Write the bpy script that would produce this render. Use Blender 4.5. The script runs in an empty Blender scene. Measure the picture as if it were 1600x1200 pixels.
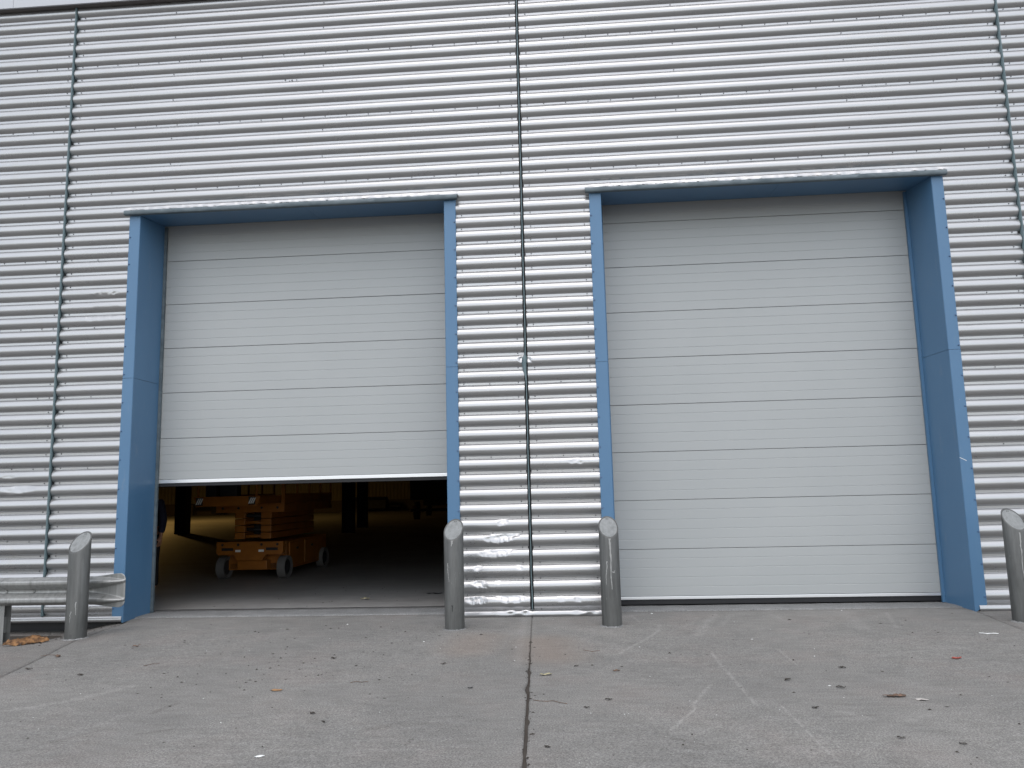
import bpy, bmesh, math, random
import numpy as np
from mathutils import Vector, Matrix, noise
R = math.radians
sc = bpy.context.scene
C = sc.collection

# ------------------------------------------------------------------ camera, sky, sun, exposure
cam_d = bpy.data.cameras.new('camera'); cam = bpy.data.objects.new('camera', cam_d); C.objects.link(cam)
cam_d.sensor_width = 36.0; cam_d.lens = 1202.0 / 1600.0 * 36.0
cam_d.clip_start = 0.05; cam_d.clip_end = 3000
right = Vector((0.99713736, 0.07182367, -0.02363151))
down = Vector((-0.0330776, 0.1333182, -0.99052114))
fwd = Vector((-0.06799235, 0.98846731, 0.13531231))
m3 = Matrix((right, -down, -fwd)).transposed()
cam.matrix_world = Matrix.Translation((0, -9.451, 1.51)) @ m3.to_4x4()
sc.camera = cam

SUN_EL, SUN_ROT = R(62), R(182)          # an overcast sky, brightest high up in front of the wall
world = bpy.data.worlds.new('World'); sc.world = world; world.use_nodes = True
wn = world.node_tree.nodes; wl = world.node_tree.links
bg = wn['Background']; bg.inputs['Strength'].default_value = 0.145
sky = wn.new('ShaderNodeTexSky'); sky.sky_type = 'NISHITA'; sky.sun_disc = False
sky.sun_elevation = SUN_EL; sky.sun_rotation = SUN_ROT
sky.air_density = 1.0; sky.dust_density = 1.5; sky.ozone_density = 1.0
hs = wn.new('ShaderNodeHueSaturation'); hs.inputs['Saturation'].default_value = 0.46; hs.inputs['Hue'].default_value = 0.488
wl.new(sky.outputs[0], hs.inputs['Color'])
# cloud cover: an overcast distribution, the zenith brighter than the horizon
tcw = wn.new('ShaderNodeTexCoord'); sxw = wn.new('ShaderNodeSeparateXYZ'); wl.new(tcw.outputs['Generated'], sxw.inputs[0])
mrw = wn.new('ShaderNodeMapRange'); mrw.inputs['From Min'].default_value = 0; mrw.inputs['From Max'].default_value = 1
mrw.inputs['To Min'].default_value = 1.0; mrw.inputs['To Max'].default_value = 1.3; wl.new(sxw.outputs['Z'], mrw.inputs['Value'])
mmw = wn.new('ShaderNodeVectorMath'); mmw.operation = 'SCALE'; wl.new(hs.outputs[0], mmw.inputs[0]); wl.new(mrw.outputs[0], mmw.inputs['Scale'])
wl.new(mmw.outputs[0], bg.inputs['Color'])
sun_d = bpy.data.lights.new('sun', 'SUN'); sun_d.energy = 0.6; sun_d.angle = R(120); sun_d.color = (1, .93, .86)
sun = bpy.data.objects.new('sun', sun_d); C.objects.link(sun)
_sd = Vector((math.sin(SUN_ROT) * math.cos(SUN_EL), math.cos(SUN_ROT) * math.cos(SUN_EL), math.sin(SUN_EL)))
sun.rotation_euler = (-_sd).to_track_quat('-Z', 'Y').to_euler()
vs = sc.view_settings
vs.view_transform = 'Standard'; vs.look = 'None'; vs.gamma = 1.0; vs.use_curve_mapping = False
vs.exposure = 0.82

# ------------------------------------------------------------------ helpers
def mat(name, col, rough=.5, metal=0., spec=.5):
    m = bpy.data.materials.new(name); m.use_nodes = True
    b = m.node_tree.nodes['Principled BSDF']
    b.inputs['Base Color'].default_value = (*col, 1); b.inputs['Roughness'].default_value = rough
    b.inputs['Metallic'].default_value = metal; b.inputs['Specular IOR Level'].default_value = spec
    return m
class NT:
    def __init__(s, m): s.t = m.node_tree; s.n = s.t.nodes; s.l = s.t.links; s.b = s.n['Principled BSDF']
    def add(s, k, **kw):
        o = s.n.new(k)
        for a, v in kw.items(): setattr(o, a, v)
        return o
    def coord(s, scale=(1, 1, 1)):
        tc = s.add('ShaderNodeNewGeometry'); mp = s.add('ShaderNodeMapping'); mp.inputs['Scale'].default_value = scale
        s.l.new(tc.outputs['Position'], mp.inputs['Vector']); return mp.outputs[0]
    def noise(s, scale, detail=4, rough=.55, stretch=(1, 1, 1), dist=0):
        o = s.add('ShaderNodeTexNoise'); o.inputs['Scale'].default_value = scale
        o.inputs['Detail'].default_value = detail; o.inputs['Roughness'].default_value = rough
        o.inputs['Distortion'].default_value = dist
        s.l.new(s.coord(stretch), o.inputs['Vector']); return o.outputs['Fac']
    def ramp(s, fac, stops):
        o = s.add('ShaderNodeValToRGB'); e = o.color_ramp.elements
        while len(e) < len(stops): e.new(.5)
        for i, (p, c) in enumerate(stops):
            e[i].position = p; e[i].color = (*c, 1) if isinstance(c, tuple) else (c, c, c, 1)
        s.l.new(fac, o.inputs[0]); return o.outputs[0]
    def mix(s, fac, a, b, mode='MIX'):
        o = s.add('ShaderNodeMix', data_type='RGBA', blend_type=mode)
        for i, v in ((0, fac), (6, a), (7, b)):
            if isinstance(v, (int, float)): o.inputs[i].default_value = v
            elif isinstance(v, tuple): o.inputs[i].default_value = (*v, 1)
            else: s.l.new(v, o.inputs[i])
        return o.outputs[2]
    def math(s, op, a, b=0.):
        o = s.add('ShaderNodeMath', operation=op)
        for i, v in ((0, a), (1, b)):
            if isinstance(v, (int, float)): o.inputs[i].default_value = v
            else: s.l.new(v, o.inputs[i])
        return o.outputs[0]
    def attr(s, name):
        o = s.add('ShaderNodeAttribute'); o.attribute_name = name; return o.outputs['Fac']
    def bump(s, h, strength, dist=.01, prev=None):
        o = s.add('ShaderNodeBump'); o.inputs['Strength'].default_value = strength; o.inputs['Distance'].default_value = dist
        s.l.new(h, o.inputs['Height'])
        if prev is not None: s.l.new(prev, o.inputs['Normal'])
        return o.outputs[0]
    def col(s, v): s.l.new(v, s.b.inputs['Base Color'])
    def rough(s, v): s.l.new(v, s.b.inputs['Roughness'])
    def nor(s, v): s.l.new(v, s.b.inputs['Normal'])

def obj(name, me, m=None, parent=None, **props):
    if isinstance(me, bmesh.types.BMesh):
        b = me; me = bpy.data.meshes.new(name); b.to_mesh(me); b.free()
    o = bpy.data.objects.new(name, me); C.objects.link(o)
    if m is not None and not me.materials: me.materials.append(m)
    if parent is not None: o.parent = parent
    for k, v in props.items(): o[k] = v
    return o
def thing(name, label, cat, loc=(0, 0, 0), rz=0, group=None):
    o = bpy.data.objects.new(name, None); C.objects.link(o); o.location = loc; o.rotation_euler = (0, 0, rz)
    o.empty_display_size = .1
    o['label'] = label; o['category'] = cat
    if group: o['group'] = group
    return o
def tag(o, label, cat, group=None):
    o['label'] = label; o['category'] = cat
    if group: o['group'] = group
    return o
def box(bm, x0, x1, y0, y1, z0, z1, bev=0.):
    r = bmesh.ops.create_cube(bm, size=1.0)
    for v in r['verts']:
        v.co = Vector(((x0 + x1) / 2 + v.co.x * (x1 - x0), (y0 + y1) / 2 + v.co.y * (y1 - y0), (z0 + z1) / 2 + v.co.z * (z1 - z0)))
    if bev > 0:
        es = list({e for v in r['verts'] for e in v.link_edges})
        bmesh.ops.bevel(bm, geom=es, offset=bev, segments=2, affect='EDGES', profile=.6)
    return bm
def mbox(*a, **k): return box(bmesh.new(), *a, **k)
def cyl(bm, p0, p1, r0, r1=None, n=16, caps=True):
    r1 = r0 if r1 is None else r1
    p0, p1 = Vector(p0), Vector(p1); d = (p1 - p0); q = d.to_track_quat('Z', 'Y')
    a = [bm.verts.new(p0 + q @ Vector((r0 * math.cos(2 * math.pi * i / n), r0 * math.sin(2 * math.pi * i / n), 0))) for i in range(n)]
    b = [bm.verts.new(p1 + q @ Vector((r1 * math.cos(2 * math.pi * i / n), r1 * math.sin(2 * math.pi * i / n), 0))) for i in range(n)]
    for i in range(n):
        f = bm.faces.new((a[i], a[(i + 1) % n], b[(i + 1) % n], b[i])); f.smooth = True
    if caps: bm.faces.new(a[::-1]); bm.faces.new(b)
    return bm
def prism_x(bm, prof, x0, x1):
    """closed outline of (y, z) points swept along x"""
    a = [bm.verts.new((x0, y, z)) for y, z in prof]; b = [bm.verts.new((x1, y, z)) for y, z in prof]
    n = len(prof)
    for i in range(n): bm.faces.new((a[i], b[i], b[(i + 1) % n], a[(i + 1) % n]))
    bm.faces.new(a); bm.faces.new(b[::-1]); bmesh.ops.recalc_face_normals(bm, faces=bm.faces)
    return bm
def prism_z(bm, prof, z0, z1):
    a = [bm.verts.new((x, y, z0)) for x, y in prof]; b = [bm.verts.new((x, y, z1)) for x, y in prof]
    n = len(prof)
    for i in range(n): bm.faces.new((a[i], b[i], b[(i + 1) % n], a[(i + 1) % n]))
    bm.faces.new(a); bm.faces.new(b[::-1]); bmesh.ops.recalc_face_normals(bm, faces=bm.faces)
    return bm
def grid_mesh(name, P, smooth=True, attrs=None):
    """P: array (nu, nv, 3)"""
    nu, nv = P.shape[:2]
    idx = np.arange(nu * nv).reshape(nu, nv)
    q = np.stack([idx[:-1, :-1], idx[1:, :-1], idx[1:, 1:], idx[:-1, 1:]], -1).reshape(-1, 4)
    me = bpy.data.meshes.new(name)
    me.vertices.add(nu * nv); me.vertices.foreach_set('co', P.reshape(-1).astype(np.float32))
    me.loops.add(q.size); me.loops.foreach_set('vertex_index', q.reshape(-1).astype(np.int32))
    me.polygons.add(len(q)); me.polygons.foreach_set('loop_start', (np.arange(len(q)) * 4).astype(np.int32))
    me.polygons.foreach_set('loop_total', np.full(len(q), 4, np.int32))
    me.update(calc_edges=True)
    if smooth: me.polygons.foreach_set('use_smooth', np.ones(len(q), bool))
    for k, v in (attrs or {}).items():
        a = me.attributes.new(k, 'FLOAT', 'POINT'); a.data.foreach_set('value', v.reshape(-1).astype(np.float32))
    me.validate(); return me
def join_meshes(name, meshes):
    b = bmesh.new()
    for m in meshes: b.from_mesh(m); bpy.data.meshes.remove(m)
    me = bpy.data.meshes.new(name); b.to_mesh(me); b.free(); return me
def sstep(a, b, x):
    t = np.clip((x - a) / (b - a), 0, 1); return t * t * (3 - 2 * t)
def n1(seed, n, knots):
    """smooth 1-D noise in -1..1 at n points"""
    rs = np.random.RandomState(seed); k = rs.uniform(-1, 1, knots + 3)
    x = np.linspace(0, knots, n); i = np.floor(x).astype(int); f = x - i; f = f * f * (3 - 2 * f)
    return k[i] * (1 - f) + k[i + 1] * f

# ------------------------------------------------------------------ materials
def make_cladding():
    m = mat('silver_cladding', (.60, .61, .635), .3, .78); t = NT(m)
    streak = t.noise(1.6, 5, .6, (.5, 1, 7)); fine = t.noise(60, 3, .6, (.12, 1, 1)); grime = t.noise(.9, 6, .65)
    c = t.ramp(streak, [(.3, (.365, .366, .37)), (.7, (.415, .415, .418))])
    dirt = t.math('MULTIPLY', t.ramp(t.noise(5, 6, .7, (1, 1, .35)), [(.55, 0.), (.8, 1.)]), .35)
    c = t.mix(dirt, c, (.36, .34, .31)); t.col(c)
    t.rough(t.ramp(t.mix(.5, grime, fine), [(.3, .25), (.7, .34)]))
    t.nor(t.bump(t.noise(2.2, 2, .5, (.35, 1, 1.2)), .06, .012))
    return m
M_CLAD = make_cladding()
def make_blue():
    m = mat('blue_painted_steel', (.125, .255, .46), .38); t = NT(m)
    c = t.ramp(t.noise(1.1, 5, .6, (1, 1, .5)), [(.3, (.064, .150, .265)), (.7, (.080, .176, .298))])
    s = t.math('MULTIPLY', t.ramp(t.noise(7, 6, .7, (1, 1, .3)), [(.6, 0.), (.74, 1.)]), .4)
    c = t.mix(s, c, (.17, .22, .28))
    ch = t.ramp(t.noise(26, 4, .7, (1.5, 1, .5)), [(.72, 0.), (.76, 1.)]); c = t.mix(t.math('MULTIPLY', ch, .5), c, (.32, .36, .40)); t.col(c)
    t.nor(t.bump(t.noise(2.2, 2), .10, .01)); return m
M_BLUE = make_blue()
def make_lip():
    m = mat('weathered_lip_paint', (.17, .22, .27), .55); t = NT(m)
    t.col(t.ramp(t.noise(9, 6, .65, (.4, 1, 1)), [(.35, (.07, .095, .11)), (.7, (.135, .165, .18))])); return m
M_LIP = make_lip()
def make_fin():
    m = mat('grey_blue_fin_paint', (.13, .19, .23), .5); t = NT(m)
    t.col(t.ramp(t.noise(6, 5, .6, (1, 1, .4)), [(.3, (.095, .14, .152)), (.7, (.135, .185, .198))])); return m
M_FIN = make_fin()
def make_door():
    m = mat('light_grey_door_paint', (.55, .58, .58), .42); t = NT(m)
    c = t.ramp(t.noise(.8, 4, .6, (1, 1, 1)), [(.3, (.348, .360, .358)), (.7, (.366, .377, .374))])
    d = t.math('MULTIPLY', t.ramp(t.noise(4, 7, .7, (1, 1, .45)), [(.58, 0.), (.85, 1.)]), .22)
    t.col(t.mix(d, c, (.40, .40, .38)))
    t.nor(t.bump(t.noise(140, 2, .5, (.08, 1, 1)), .10, .002, t.bump(t.noise(1.3, 2), .05, .008))); return m
M_DOOR = make_door()
M_RAIL = mat('bright_aluminium', (.78, .79, .80), .35, .7)
M_BLACK = mat('black_rubber', (.012, .012, .014), .6)
M_SCREW = mat('screw_steel', (.10, .10, .11), .5, .4)
def make_concrete(name, a, b, seed=0., pink=.5):
    m = mat(name, a, .85, 0, .35); t = NT(m)
    big = t.noise(.55, 6, .6); mid = t.noise(3.3, 6, .65, dist=.4); fine = t.noise(85, 4, .75); grit = t.noise(240, 2, .7)
    c = t.ramp(big, [(.36, a), (.64, b)])
    c = t.mix(t.math('MULTIPLY', t.ramp(mid, [(.42, 0.), (.7, 1.)]), .5), c, tuple(x * .70 for x in a))
    c = t.mix(t.math('MULTIPLY', t.ramp(t.noise(1.1, 4, .6), [(.5, 0.), (.72, 1.)]), pink), c, (a[0] * 1.07, a[1] * .93, a[2] * .90))
    # drawn-out brushing of the surface
    c = t.mix(.28, c, t.ramp(t.noise(12, 5, .7, (.35, 1.3, 1)), [(.3, .5 * a[0]), (.7, 1.5 * a[0])]))
    c = t.mix(.55, c, t.ramp(fine, [(.36, .12), (.5, .5), (.64, .88)]), 'OVERLAY')
    c = t.mix(.5, c, t.ramp(grit, [(.34, .15), (.66, .85)]), 'OVERLAY')
    pit = t.ramp(t.noise(33, 3, .6), [(.70, 0.), (.76, 1.)]); c = t.mix(t.math('MULTIPLY', pit, .35), c, (.06, .058, .055))
    chip = t.ramp(t.noise(47, 2, .5), [(.73, 0.), (.77, 1.)]); c = t.mix(t.math('MULTIPLY', chip, .5), c, (.55, .53, .50))
    br = t.ramp(t.noise(26, 6, .85, dist=.6), [(.45, 0.), (.60, 1.)])
    wl_ = t.math('MULTIPLY', t.attr('wear_light'), t.math('ADD', t.math('MULTIPLY', br, .96), .04))
    c = t.mix(t.math('MULTIPLY', wl_, .95), c, (.40, .385, .36))
    wd_ = t.math('MULTIPLY', t.attr('wear_contact_dark'), t.math('ADD', t.math('MULTIPLY', br, .7), .3))
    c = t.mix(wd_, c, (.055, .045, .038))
    c = t.mix(t.attr('warm_stain'), c, (.25, .18, .135))
    t.col(c)
    t.nor(t.bump(fine, .5, .006, t.bump(t.noise(9, 5, .6), .25, .012))); return m
M_CONC = make_concrete('brushed_concrete', (.180, .170, .154), (.242, .228, .206))
M_CONC2 = make_concrete('old_yard_concrete', (.165, .153, .138), (.208, .192, .173), pink=.6)
M_SILL = make_concrete('threshold_concrete', (.18, .18, .175), (.235, .235, .228), pink=.15)
def make_floor():
    m = mat('hall_floor_concrete', (.22, .215, .205), .55); t = NT(m)
    c = t.ramp(t.noise(.7, 7, .7, (.6, 1.4, 1)), [(.3, (.20, .192, .182)), (.7, (.34, .328, .312))])
    c = t.mix(.3, c, t.ramp(t.noise(9, 6, .7, (.3, 1.2, 1)), [(.3, .11), (.7, .37)])); t.col(c)
    t.nor(t.bump(t.noise(30, 4), .2, .004)); return m
M_FLOOR = make_floor()
M_DIRT = mat('joint_dirt', (.045, .036, .028), .95)
def make_galv(name, a, b, metal=.35, rough=.5):
    m = mat(name, a, rough, metal); t = NT(m)
    c = t.ramp(t.noise(5, 6, .65, (1.5, 1.5, .35)), [(.3, a), (.7, b)])
    c = t.mix(.35, c, t.ramp(t.noise(11, 5, .65, (2.5, 2.5, .18)), [(.3, a[0] * .6), (.7, b[0] * 1.4)]))
    sp = t.ramp(t.noise(22, 5, .7, (2, 2, .5)), [(.66, 0.), (.74, 1.)]); c = t.mix(t.math('MULTIPLY', sp, .45), c, (.42, .42, .40))
    st = t.ramp(t.noise(3.5, 5, .7, (3, 3, .4)), [(.55, 0.), (.75, 1.)]); c = t.mix(t.math('MULTIPLY', st, .6), c, (.055, .053, .05))
    t.col(c); t.nor(t.bump(t.noise(18, 4, .6, (1, 1, .4)), .08, .004)); return m
M_GALV = make_galv('galvanised_steel', (.062, .063, .059), (.118, .119, .112))
M_LID = make_galv('galvanised_lid', (.18, .19, .187), (.245, .257, .252), .2, .6)
M_ARMCO = make_galv('barrier_steel', (.23, .232, .222), (.32, .322, .307), .5, .42)
M_ORANGE = mat('orange_lift_paint', (.40, .13, .01), .45)
t_ = NT(M_ORANGE); t_.col(t_.ramp(t_.noise(4, 5), [(.3, (.25, .082, .006)), (.7, (.34, .115, .010))]))
M_TYRE = mat('grey_solid_tyre', (.13, .125, .12), .8)
M_DARK = mat('dark_steel', (.02, .02, .022), .6)
M_WHITE = mat('white_paint', (.75, .75, .73), .6)
M_COLUMN = mat('dark_column_paint', (.02, .025, .045), .55)
M_LINER = mat('cream_liner', (.36, .32, .23), .5)
M_ROOFIN = mat('dark_roof_deck', (.16, .16, .16), .8)
M_FASCIA = mat('pale_grey_fascia', (.46, .47, .49), .4)
M_SOFFIT = mat('dark_soffit', (.13, .12, .115), .7)

# ------------------------------------------------------------------ setting: ground
DX = 5
def seg_mask(X, Y, pts, w, hard=.5):
    """soft line along pts (list of x,y), half-width w"""
    o = np.zeros_like(X)
    for (x0, y0), (x1, y1) in zip(pts[:-1], pts[1:]):
        dx, dy = x1 - x0, y1 - y0; L = dx * dx + dy * dy
        t = np.clip(((X - x0) * dx + (Y - y0) * dy) / L, 0, 1)
        d = np.hypot(X - x0 - t * dx, Y - y0 - t * dy)
        o = np.maximum(o, 1 - sstep(w * hard, w, d))
    return o
LIGHT = [  # pale drag marks on the concrete: points, half width, strength
 ([(.41, -2.11), (.56, -1.77), (.77, -1.33), (.91, -.95), (.95, -.65), (.85, -.6)], .022, .55),
 ([(.70, -.03), (.75, -.47)], .02, .5), ([(1.67, -.01), (1.5, -.5), (1.26, -1.26)], .10, .42), ([(1.85, -.02), (1.62, -.7)], .07, .3),
 ([(1.25, -2.12), (1.24, -2.67), (1.24, -3.06), (1.24, -3.82)], .02, .6), ([(1.87, -1.98), (1.86, -2.62)], .016, .5),
 ([(1.40, -3.85), (1.41, -4.38), (1.40, -4.66), (1.42, -4.91)], .014, .6),
 ([(1.03, -3.25), (.91, -3.56), (.83, -3.76), (.80, -3.93), (.69, -4.15), (.59, -4.37)], .018, .6),
 ([(-4.4, -4.1), (-4.16, -3.89), (-4.0, -3.78), (-3.84, -3.64), (-3.72, -3.43), (-3.57, -3.18)], .085, .5),
 ([(-3.3, -4.32), (-3.19, -4.21), (-3.17, -4.03)], .07, .35), ([(1.74, -3.98), (1.80, -4.02), (1.88, -4.13)], .05, .3),
 ([(2.10, -4.19), (2.28, -4.05)], .05, .35), ([(3.61, -.03), (3.32, -1.03)], .05, .4), ([(3.16, .01), (2.96, -1.12)], .16, .28),
 ([(1.05, -1.0), (1.3, -.6), (1.45, -.2)], .05, .25), ([(.3, -4.6), (.9, -4.3)], .04, .2), ([(2.3, -.05), (2.35, -.6)], .04, .3),
 ([(-.56, -.1), (-.53, -1.5), (-.48, -2.6)], .07, .3), ([(-3.0, -1.2), (-2.6, -1.6), (-2.0, -1.7)], .03, .2),
 ([(-4.6, -.5), (-3.4, -.9), (-2.6, -.8)], .06, .15), ([(2.6, -2.3), (3.5, -2.0)], .03, .22)]
DARKM = [([(.58, -4.54), (.68, -4.6), (.81, -4.71)], .012, .8), ([(-2.98, -3.95), (-2.97, -3.83), (-2.93, -3.71)], .045, .55),  # stains and cracks; at bollards and wall foot, dirt plus painted contact shade
 ([(-2.82, -4.41), (-2.65, -4.32)], .02, .5), ([(-1.35, -4.33), (-1.18, -4.2)], .05, .35), ([(-1.03, -4.64), (-1.01, -4.51)], .015, .5),
 ([(-3.4, -4.75), (-3.1, -4.3)], .02, .3), ([(1.6, -4.1), (1.95, -4.05)], .02, .3), ([(-.7, -2.3), (-.9, -2.4)], .1, .12),
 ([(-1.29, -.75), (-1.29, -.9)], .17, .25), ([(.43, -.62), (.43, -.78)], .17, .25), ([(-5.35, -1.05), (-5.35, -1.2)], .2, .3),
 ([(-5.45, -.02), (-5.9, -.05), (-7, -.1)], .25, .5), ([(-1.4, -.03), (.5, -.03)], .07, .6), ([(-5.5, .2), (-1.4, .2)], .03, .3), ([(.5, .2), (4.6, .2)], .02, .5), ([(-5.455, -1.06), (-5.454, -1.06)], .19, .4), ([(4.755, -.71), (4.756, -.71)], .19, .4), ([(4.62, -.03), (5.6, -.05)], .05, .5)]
WARM = [([(-.3, -1.5), (-.2, -2.2)], .55, .35), ([(-.95, -1.3), (-1.0, -1.9)], .5, .28)]
def lines(fine_a, fine_b, step, lo, hi, coarse=.25):
    a = np.arange(fine_a, fine_b, step)
    l = np.arange(lo, fine_a - 1e-6, coarse) if lo < fine_a else np.array([])
    r = np.append(np.arange(fine_b + coarse, hi, coarse), hi) if hi > fine_b + 1e-6 else np.array([])
    return np.unique(np.concatenate([l, a, [fine_b], r]).round(5))
def base_z(X, Y):
    z = .006 * np.sin(X * 1.3 + .5) * np.sin(Y * .9) * sstep(.1, -1.2, Y)
    z = z - .13 * sstep(-5.48, -6.35, X) * sstep(-2.0, -.05, Y) - .03 * sstep(-5.2, -5.6, X) * sstep(-1.6, -.3, Y) * sstep(.2, -.1, Y)
    return z
def joint_l(y): return np.interp(y, [-30, -8, -5, -2.84, -2.13, -1.17, -.47, -.1, .3], [-4.6, -4.7, -4.86, -4.96, -5.12, -5.37, -5.5, -5.545, -5.56])
def joint_c(y): return np.interp(y, [-30, -5.01, -3.41, -.21, .3], [-.2, -.29, -.35, -.47, -.475])
def joint_r(y): return np.interp(y, [-30, -5, -1.21, -.02, .3], [4.0, 4.25, 4.47, 4.612, 4.66])
def slab(name, fl, fr, y0, y1, nx, fine_x=True, mat_=M_CONC, gapl=None, gapr=None, seed=1, zoff=0.):
    ys = lines(-5.7, y1, .016 if fine_x else .04, y0, y1)
    n = len(ys)
    u = np.linspace(0, 1, nx)
    jl = fl(ys) + gapl(ys, n) if gapl else fl(ys)
    jr = fr(ys) - gapr(ys, n) if gapr else fr(ys)
    X = jl[None, :] + (jr - jl)[None, :] * u[:, None]; Y = np.broadcast_to(ys[None, :], X.shape).copy()
    Z = base_z(X, Y) + zoff
    # worn arris: the edges along the joints drop a little
    e = np.minimum((X - jl[None, :]), (jr[None, :] - X)); Z = Z - .006 * (1 - np.clip(e / .02, 0, 1)) ** 2
    at = {}
    for nm, src in (('wear_light', LIGHT), ('wear_contact_dark', DARKM), ('warm_stain', WARM)):
        v = np.zeros_like(X)
        for pts, w, s in src: v = np.maximum(v, s * seg_mask(X, Y, pts, w, .0 if w > .03 else .4))
        at[nm] = v
    P = np.stack([X, Y, Z], -1)
    # a turned-down skirt all round gives the slab its thickness
    def ring(P, a, fa):
        return np.concatenate([fa(P[:1]), P, fa(P[-1:])], 0)
    dn = lambda q: q - np.array([0, 0, .15])
    P = np.concatenate([dn(P[:1]), P, dn(P[-1:])], 0); P = np.concatenate([dn(P[:, :1]), P, dn(P[:, -1:])], 1)
    at = {k: np.pad(v, 1, mode='edge') for k, v in at.items()}
    o = obj(name, grid_mesh(name, P, True, at), mat_); o['kind'] = 'structure'; return o
def gap_c(s):
    def f(ys, n):
        rs = np.random.RandomState(s)
        w = np.interp(ys, [-6, -4.6, -3.2, -2.4, -1.6, 0], [.0125, .011, .0095, .006, .0022, .0015])
        ch = n1(s, n, 60) * .004 + np.clip(n1(s + 1, n, 34) - .55, 0, 1) * .03
        return np.maximum(w + ch * sstep(-1.2, -2.2, ys), .0015)
    return f
thin = lambda s: (lambda ys, n: .0015 + .0015 * np.abs(n1(s, n, 50)))
YB = .248
slab('concrete_slab', joint_l, joint_c, -14, YB, 300, gapl=thin(3), gapr=gap_c(5), seed=2)
slab('concrete_slab', joint_c, joint_r, -14, YB, 310, gapl=gap_c(9), gapr=thin(4), seed=3)
slab('concrete_slab', lambda y: np.full_like(y, -16.), joint_l, -14, YB, 260, fine_x=False, mat_=M_CONC2, gapr=thin(7), seed=5)
slab('concrete_slab', joint_r, lambda y: np.full_like(y, 16.), -14, YB, 260, fine_x=False, mat_=M_CONC2, gapl=thin(8), seed=6)
bm = bmesh.new()
for x0, x1, y0, y1 in ((-400, 400, -400, -14.003), (-400, -16.003, -14.003, 400), (16.003, 400, -14.003, 400)):
    bm.faces.new([bm.verts.new((x, y, -.02)) for x, y in ((x0, y0), (x1, y0), (x1, y1), (x0, y1))])
obj('ground', bm, M_CONC2)['kind'] = 'structure'
bm = bmesh.new()   # earth under the slabs, seen only down the joints
bm.faces.new([bm.verts.new((x, y, -.155)) for x, y in ((-15.9, -13.9), (15.9, -13.9), (15.9, .24), (-15.9, .24))])
obj('subsoil', bm, M_DIRT)['kind'] = 'structure'
# dirt packed in the centre joint
ys = np.linspace(-8, .2, 420)
Xc = joint_c(ys); hw = .03
P = np.stack([np.stack([Xc + s * hw, ys, -.012 + .006 * n1(12, 420, 90) + base_z(Xc, ys)], -1) for s in (-1, 0, 1)], 0)
obj('joint_dirt', grid_mesh('joint_dirt', P, True), M_DIRT)['kind'] = 'stuff'
# hall floor and door thresholds
fx = np.linspace(-40, 30, 8)
bm = bmesh.new(); box(bm, -40, 28, .9, 54.2, -.3, .0); obj('floor', bm, M_FLOOR)['kind'] = 'structure'
def threshold(x0, x1, name='threshold'):
    xs = np.linspace(x0, x1, 160); prof = [(.252, -.1), (.252, .004), (.262, .010), (.40, .012), (.66, .008), (.897, .006), (.897, -.1)]
    P = np.zeros((160, len(prof), 3))
    for j, (y, z) in enumerate(prof): P[:, j, 0] = xs; P[:, j, 1] = y + (.004 * n1(31, 160, 40) if j in (1, 2) else 0); P[:, j, 2] = z + (.002 * n1(j, 160, 30))
    me = grid_mesh(name, P, False)
    o = obj(name, me, M_SILL); o['kind'] = 'structure'; return o
threshold(-5.6, -1.40); threshold(.46, 4.68)

# ------------------------------------------------------------------ warehouse
W = thing('warehouse', 'silver corrugated metal warehouse with two blue framed loading doors', 'warehouse')
PER, ZT0, YT, SAG, WT = .1835, 5.5757, .046, .041, .030
CH = PER - WT; RAD = (CH * CH / 4 + SAG * SAG) / (2 * SAG)
def corr(z):
    t = np.mod(z - ZT0, PER); s = t - PER / 2
    arc = np.sqrt(np.maximum(RAD * RAD - s * s, 0)) - (RAD - SAG)
    return YT - np.where(np.abs(s) < CH / 2, arc, 0.), np.where(np.abs(s) < CH / 2, arc / SAG, 0.)
def zlines(z0, z1):
    h = CH / 2; e = .0022
    off = [-WT / 2 + e, -e * .2, 0] if False else []
    base = [-h - e, -h, -h + e] + list(np.linspace(-h, h, 17)[1:-1]) + [h - e, h, h + e]
    out = [z0, z1]
    k0 = int(math.floor((z0 - ZT0) / PER)) - 1; k1 = int(math.ceil((z1 - ZT0) / PER)) + 1
    for k in range(k0, k1):
        c = ZT0 + k * PER + PER / 2
        out += [c + b for b in base]
    out = np.unique(np.round(out, 5)); return out[(out >= z0 - 1e-6) & (out <= z1 + 1e-6)]
# dents: x, z, half-width x, half-width z, depth, slant
DENTS = [(-.81, 1.12, .09, .05, .022, .5), (-.80, .935, .23, .075, .05, 1.2), (-.88, .95, .10, .10, .03, -.8), (-.86, .76, .26, .07, .03, .6), (-.98, .75, .10, .06, .02, -.5),
 (-1.11, .575, .06, .05, .02, .3), (-.62, .57, .05, .04, .014, -.4), (-1.10, .395, .10, .07, .032, -.6), (-.84, .42, .15, .04, .014, .5),
 (-1.14, .20, .17, .06, .035, .5), (-.78, .235, .22, .07, .045, -1.0), (-.66, .20, .2, .04, .02, .2), (.10, 1.835, .10, .03, .012, .3), (.16, 1.82, .05, .03, .012, -.5),
 (-.12, .20, .08, .04, .010, .4), (.08, .19, .06, .04, .012, -.4), (-.51, 3.12, .07, .06, .045, .6), (-.435, 3.11, .05, .06, .035, -.6),
 (-7.13, 1.82, .12, .03, .012, .5), (-7.02, 1.655, .30, .06, .03, .7), (-6.02, 4.18, .40, .04, .012, .1), (-5.86, 4.19, .05, .03, .014, .5), (-6.02, 3.93, .42, .10, .016, 0),
 (-6.9, 1.66, .12, .05, .02, -.8), (4.9, 3.36, .06, .03, .008, 0), (5.3, 2.2, .08, .03, .006, .5)]
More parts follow.
